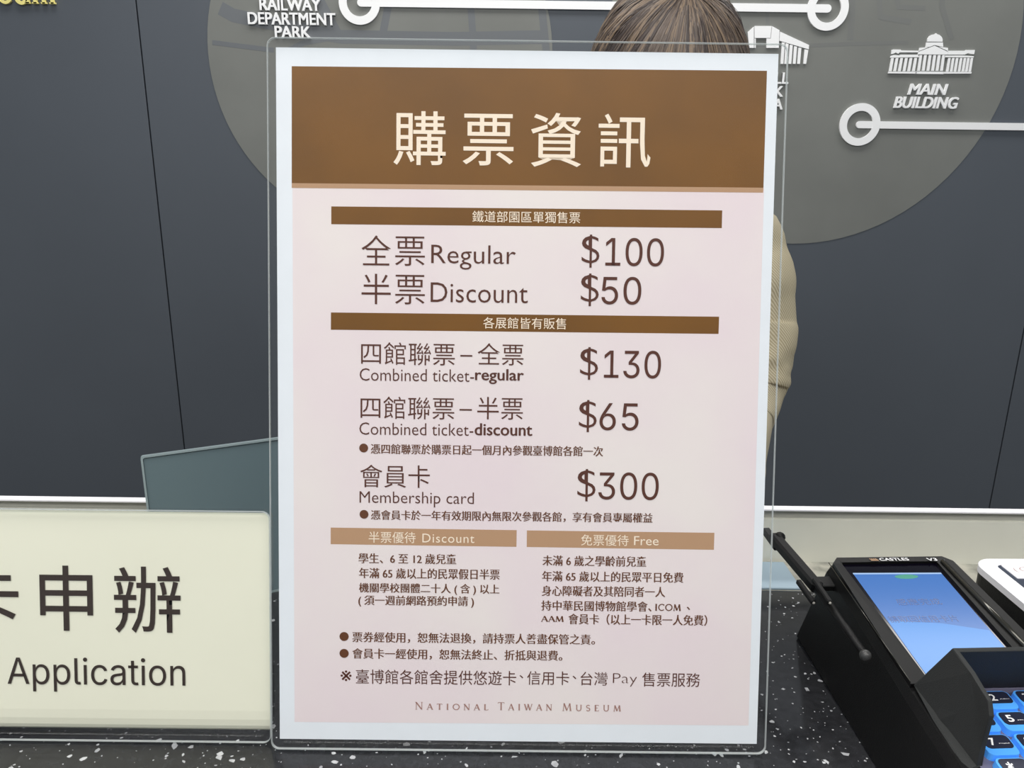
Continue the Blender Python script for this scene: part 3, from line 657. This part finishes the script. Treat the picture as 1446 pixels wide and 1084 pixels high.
# local frame: x right, y away from the customer (person faces -y), z up
HZ = 1.432; HY = -.105                          # head centre
pts = [((0, 0, .84), (.13, .10)), ((0, -.005, 1.0), (.105, .085)), ((0, -.01, 1.16), (.125, .09)), ((0, -.02, 1.26), (.10, .07)), ((0, -.045, 1.32), .045), ((0, -.075, 1.36), .045)]
ed = [(0, 1), (1, 2), (2, 3), (3, 4), (4, 5)]
for s in (-1, 1):
    i = len(pts)
    pts += [((s * .125, -.04, 1.265), .045), ((s * .14, -.07, 1.15), .04), ((s * .13, -.09, 1.085), .034), ((s * .10, -.2, 1.015), .028), ((s * .06, -.285, .987), .021), ((s * .052, -.315, .984), (.026, .016)), ((s * .048, -.345, .982), (.03, .013))]
    ed += [(3, i)] + [(i + k, i + k + 1) for k in range(6)]
    j = len(pts)
    pts += [((s * .08, 0, .76), .085), ((s * .085, -.005, .46), .052), ((s * .088, .01, .28), .048), ((s * .09, .015, .09), .033), ((s * .092, -.07, .035), (.03, .025)), ((s * .094, -.14, .028), (.03, .02))]
    ed += [(0, j)] + [(j + k, j + k + 1) for k in range(5)]
body = link('body', skin_mesh(pts, ed, 0), M['skin'], t)
# hands: four unequal bent fingers and a thumb, resting on the desk
for s in (-1, 1):
    for k, (dx, ln) in enumerate(((-.021, .062), (-.007, .072), (.007, .068), (.020, .054))):
        b0 = Vector((s * .048 + dx * 1.0, -.345, .984))
        fp = [(b0, .0085), (b0 + Vector((dx * .15, -ln * .45, .003)), .008), (b0 + Vector((dx * .2, -ln * .75, -.004)), .0072), (b0 + Vector((dx * .22, -ln, -.013)), .006)]
        link('finger', skin_mesh([(tuple(a), r) for a, r in fp], [(0, 1), (1, 2), (2, 3)], 0, 1), M['skin'], body)
    b0 = Vector((s * .052 - s * .020, -.318, .984)); fp = [(b0, .0105), (b0 + Vector((-s * .02, -.02, -.002)), .0095), (b0 + Vector((-s * .03, -.042, -.006)), .0075)]
    link('thumb', skin_mesh([(tuple(a), r) for a, r in fp], [(0, 1), (1, 2)], 0, 1), M['skin'], body)
# head, bowed forward
hm = Matrix.Translation((0, HY, HZ)) @ Matrix.Rotation(math.radians(32), 4, 'X')
bm = bmesh.new(); bmesh.ops.create_uvsphere(bm, u_segments=40, v_segments=28, radius=1)
for v in bm.verts:
    x, y, z = v.co
    jaw = 1 - .30 * max(0, -z) ** 1.4; fr = max(0, -y)
    q = Vector((x * .074 * jaw, y * .092 * (1 - .12 * max(0, -z)), z * .110))
    q.y -= .018 * math.exp(-((x * .074) / .011) ** 2 - ((q.z + .020) / .020) ** 2) * (fr > .2)      # nose
    q.y -= .006 * math.exp(-(x * .074 / .02) ** 2 - ((q.z + .088) / .02) ** 2) * (fr > .2)           # chin
    for e_ in (-1, 1): q.y += .008 * math.exp(-((q.x - e_ * .03) / .014) ** 2 - ((q.z) / .012) ** 2) * (fr > .2)
    v.co = q
hd = link('head', fin(bm, True), M['skin'], t); hd.matrix_local = hm
for s in (-1, 1):
    bm = bmesh.new(); bmesh.ops.create_icosphere(bm, subdivisions=2, radius=.011); e = fin(bm, True); e.transform(Matrix.Translation((s * .03, -.073, .001))); link('eye', e, M['eye'], hd)
    bm = bmesh.new(); bmesh.ops.create_icosphere(bm, subdivisions=2, radius=1); e = fin(bm, True); e.transform(Matrix.Translation((s * .073, .005, -.008)) @ Matrix.Diagonal((.008, .018, .03, 1))); link('ear', e, M['skin'], hd)
    link('eyebrow', tube([(s * .016, -.088, .022), (s * .03, -.086, .027), (s * .046, -.076, .022)], .0018, 6), M['haird'], hd)
link('mouth', tube([(-.022, -.078, -.053), (-.01, -.086, -.054), (0, -.0875, -.0535), (.01, -.086, -.054), (.022, -.078, -.053)], [.001, .004, .0045, .004, .001], 8), M['lip'], hd)
# hair: a cap and combed strands that leave the crown
cap = []; HR = (.088, .104, .118)
bm = bmesh.new(); bmesh.ops.create_uvsphere(bm, u_segments=48, v_segments=32, radius=1)
bmesh.ops.delete(bm, geom=[v for v in bm.verts if v.co.z < -.75 or (v.co.y < -.55 and v.co.z < .28)], context='VERTS')
for v in bm.verts: v.co = Vector((v.co.x * HR[0], v.co.y * HR[1] + .008, v.co.z * HR[2] + .004))
hc = link('hair', fin(bm, True), M['hair'], hd)
# crown sits slightly to the back of the top; strands fall over sides, back and fringe
crown = Vector((.03, -.18, .98)).normalized()
def on_head(d, lift): return Vector((d.x * HR[0], d.y * HR[1] + .008, d.z * HR[2] + .004)) + d * lift
e1 = crown.orthogonal().normalized(); e2 = crown.cross(e1)
buckets = [[], [], [], []]
vsb = [[], [], [], []]; fsb = [[], [], [], []]
for i in range(3600):
    a = random.random() * 2 * math.pi; clump = noise.noise(Vector((math.cos(a) * 5, math.sin(a) * 5, 1))); start = random.uniform(.0, .35) if random.random() < .75 else random.uniform(.3, 1.1)
    length = random.uniform(1.3, 1.75); bend = clump * .35 + random.uniform(-.06, .06); lift = .0012 + random.random() * .0035; wdt = random.uniform(.0005, .0013)
    c_ = 0 if random.random() < .38 else random.choice((1, 2, 3))
    if clump > .22 and random.random() < .5: c_ = 1
    if clump < -.25 and random.random() < .6: c_ = 2
    V_, F2 = vsb[c_], fsb[c_]; i0 = len(V_); N_ = 9; ok = 0
    for k in range(N_):
        th = start + (length - start) * k / (N_ - 1); aa = a + bend * (th / 1.5) ** 1.5
        d = crown * math.cos(th) + (e1 * math.cos(aa) + e2 * math.sin(aa)) * math.sin(th)
        if th > 1.45 and d.y < -.5: th = 1.45
        q = on_head(d, lift + .0025 * math.sin(k * .9 + a * 9) * .4); side = (crown.cross(d)).normalized() if k or start > .05 else e1
        ww = wdt * math.sin(math.pi * (k + .6) / N_) ** .6
        tt = d * ww * .45
        V_ += [q - side * ww, q + tt, q + side * ww]
        if k: j = i0 + 3 * k; F2 += [(j - 3, j - 2, j + 1, j), (j - 2, j - 1, j + 2, j + 1)]
for c_, mm in enumerate((M['hair'], M['hairl'], M['haird'], M['hairg'])):
    o = link('hair_strands', pd(vsb[c_], fsb[c_], smooth=True), mm, hc); o['kind'] = 'stuff'
# shirt
def loft(rings_, k=56, fold=None, cap=False):
    vs, fs = [], []
    for i, (c, ax, bx, rx, ry) in enumerate(rings_):
        for j in range(k):
            a = 2 * math.pi * j / k; f = 1 + (fold(i / (len(rings_) - 1), a) if fold else 0)
            vs.append(Vector(c) + Vector(ax) * rx * f * math.cos(a) + Vector(bx) * ry * f * math.sin(a))
    for i in range(len(rings_) - 1):
        for j in range(k): fs.append((i * k + j, i * k + (j + 1) % k, (i + 1) * k + (j + 1) % k, (i + 1) * k + j))
    return pd(vs, fs, smooth=True)
def interp(keys, n):
    out = []
    for i in range(n):
        x = i / (n - 1) * (len(keys) - 1); j = min(int(x), len(keys) - 2); f = x - j; f2 = f * f * (3 - 2 * f)
        out.append([a + (b_ - a) * (f * .5 + f2 * .5) for a, b_ in zip(keys[j], keys[j + 1])])
    return out
tk = [(0, -.045, 1.325, .050, .046), (0, -.04, 1.305, .070, .060), (0, -.025, 1.285, .118, .080), (0, -.015, 1.25, .148, .100), (0, -.01, 1.16, .150, .112), (0, 0, 1.02, .135, .108), (0, 0, .86, .150, .122), (0, 0, .80, .155, .126)]
tr = loft([((a, b_, c), (1, 0, 0), (0, 1, 0), d, e) for a, b_, c, d, e in interp(tk, 60)], 72, lambda s, a: .02 * noise.noise(Vector((math.cos(a) * 2, math.sin(a) * 2, s * 9))) * 2)
sl = []
for s in (-1, 1):
    dx = .0
    keys = [(s * .085, -.03, 1.268, .058), (s * .118, -.04, 1.262, .056), (s * .132, -.055, 1.225, .0535), (s * .138, -.065, 1.16, .054), (s * .137, -.08, 1.115, .052), (s * .132, -.09, 1.085, .049), (s * .112, -.13, 1.05, .042), (s * .09, -.205, 1.015, .036), (s * .066, -.27, .99, .030)]
    kk = interp(keys, 110); rg = []
    for i, q in enumerate(kk):
        p = Vector(q[:3]); dd = (Vector(kk[min(i + 1, 109)][:3]) - Vector(kk[max(i - 1, 0)][:3])).normalized(); ax = dd.cross(Vector((0, -1, .15))).normalized(); bx = dd.cross(ax); rg.append((p, ax, bx, q[3], q[3]))
    def fold(u, a, s=s):
        g = math.sin(u * 40 + 3.4 * math.sin(a + .9) * s + 1.5 * noise.noise(Vector((u * 6, math.cos(a), math.sin(a))))); env = math.exp(-((u - .38) / .34) ** 2)
        return .085 * env * (g if g > 0 else g * .4) + .09 * noise.noise(Vector((u * 16, math.cos(a) * 1.5, math.sin(a) * 1.5)))
    sl.append(loft(rg, 56, fold))
link('shirt', join([tr] + sl), M['shirt'], t)
for p in t.children[-1].data.polygons: p.use_smooth = True
link('collar', loft([((0, -.05, 1.318), (1, 0, 0), (0, .94, -.34), .056, .052), ((0, -.06, 1.338), (1, 0, 0), (0, .94, -.34), .054, .05), ((0, -.058, 1.326), (1, 0, 0), (0, .94, -.34), .066, .062)], 40), M['shirt'], t)
# trousers and shoes
tm = [loft([((a, b_, c), (1, 0, 0), (0, 1, 0), d, e) for a, b_, c, d, e in interp([(0, 0, .86, .142, .112), (0, 0, .78, .155, .12), (0, 0, .72, .15, .115)], 8)], 40)]
for s in (-1, 1): tm.append(loft([((a * s, b_, c), (1, 0, 0), (0, 1, 0), d, d) for a, b_, c, d in interp([(.075, 0, .78, .085), (.083, 0, .62, .082), (.086, 0, .44, .068), (.09, .01, .1, .06)], 20)], 32))
link('trousers', join(tm), M['trouser'], t)
for s in (-1, 1):
    bm = bmesh.new(); bmesh.ops.create_uvsphere(bm, u_segments=24, v_segments=14, radius=1)
    for v in bm.verts: v.co = Vector((s * .092 + v.co.x * .045, -.045 + v.co.y * .13, max(.0, .045 + v.co.z * (.045 if v.co.y < 0 else .06))))
    link('shoe', fin(bm, True), M['shoe'], t)
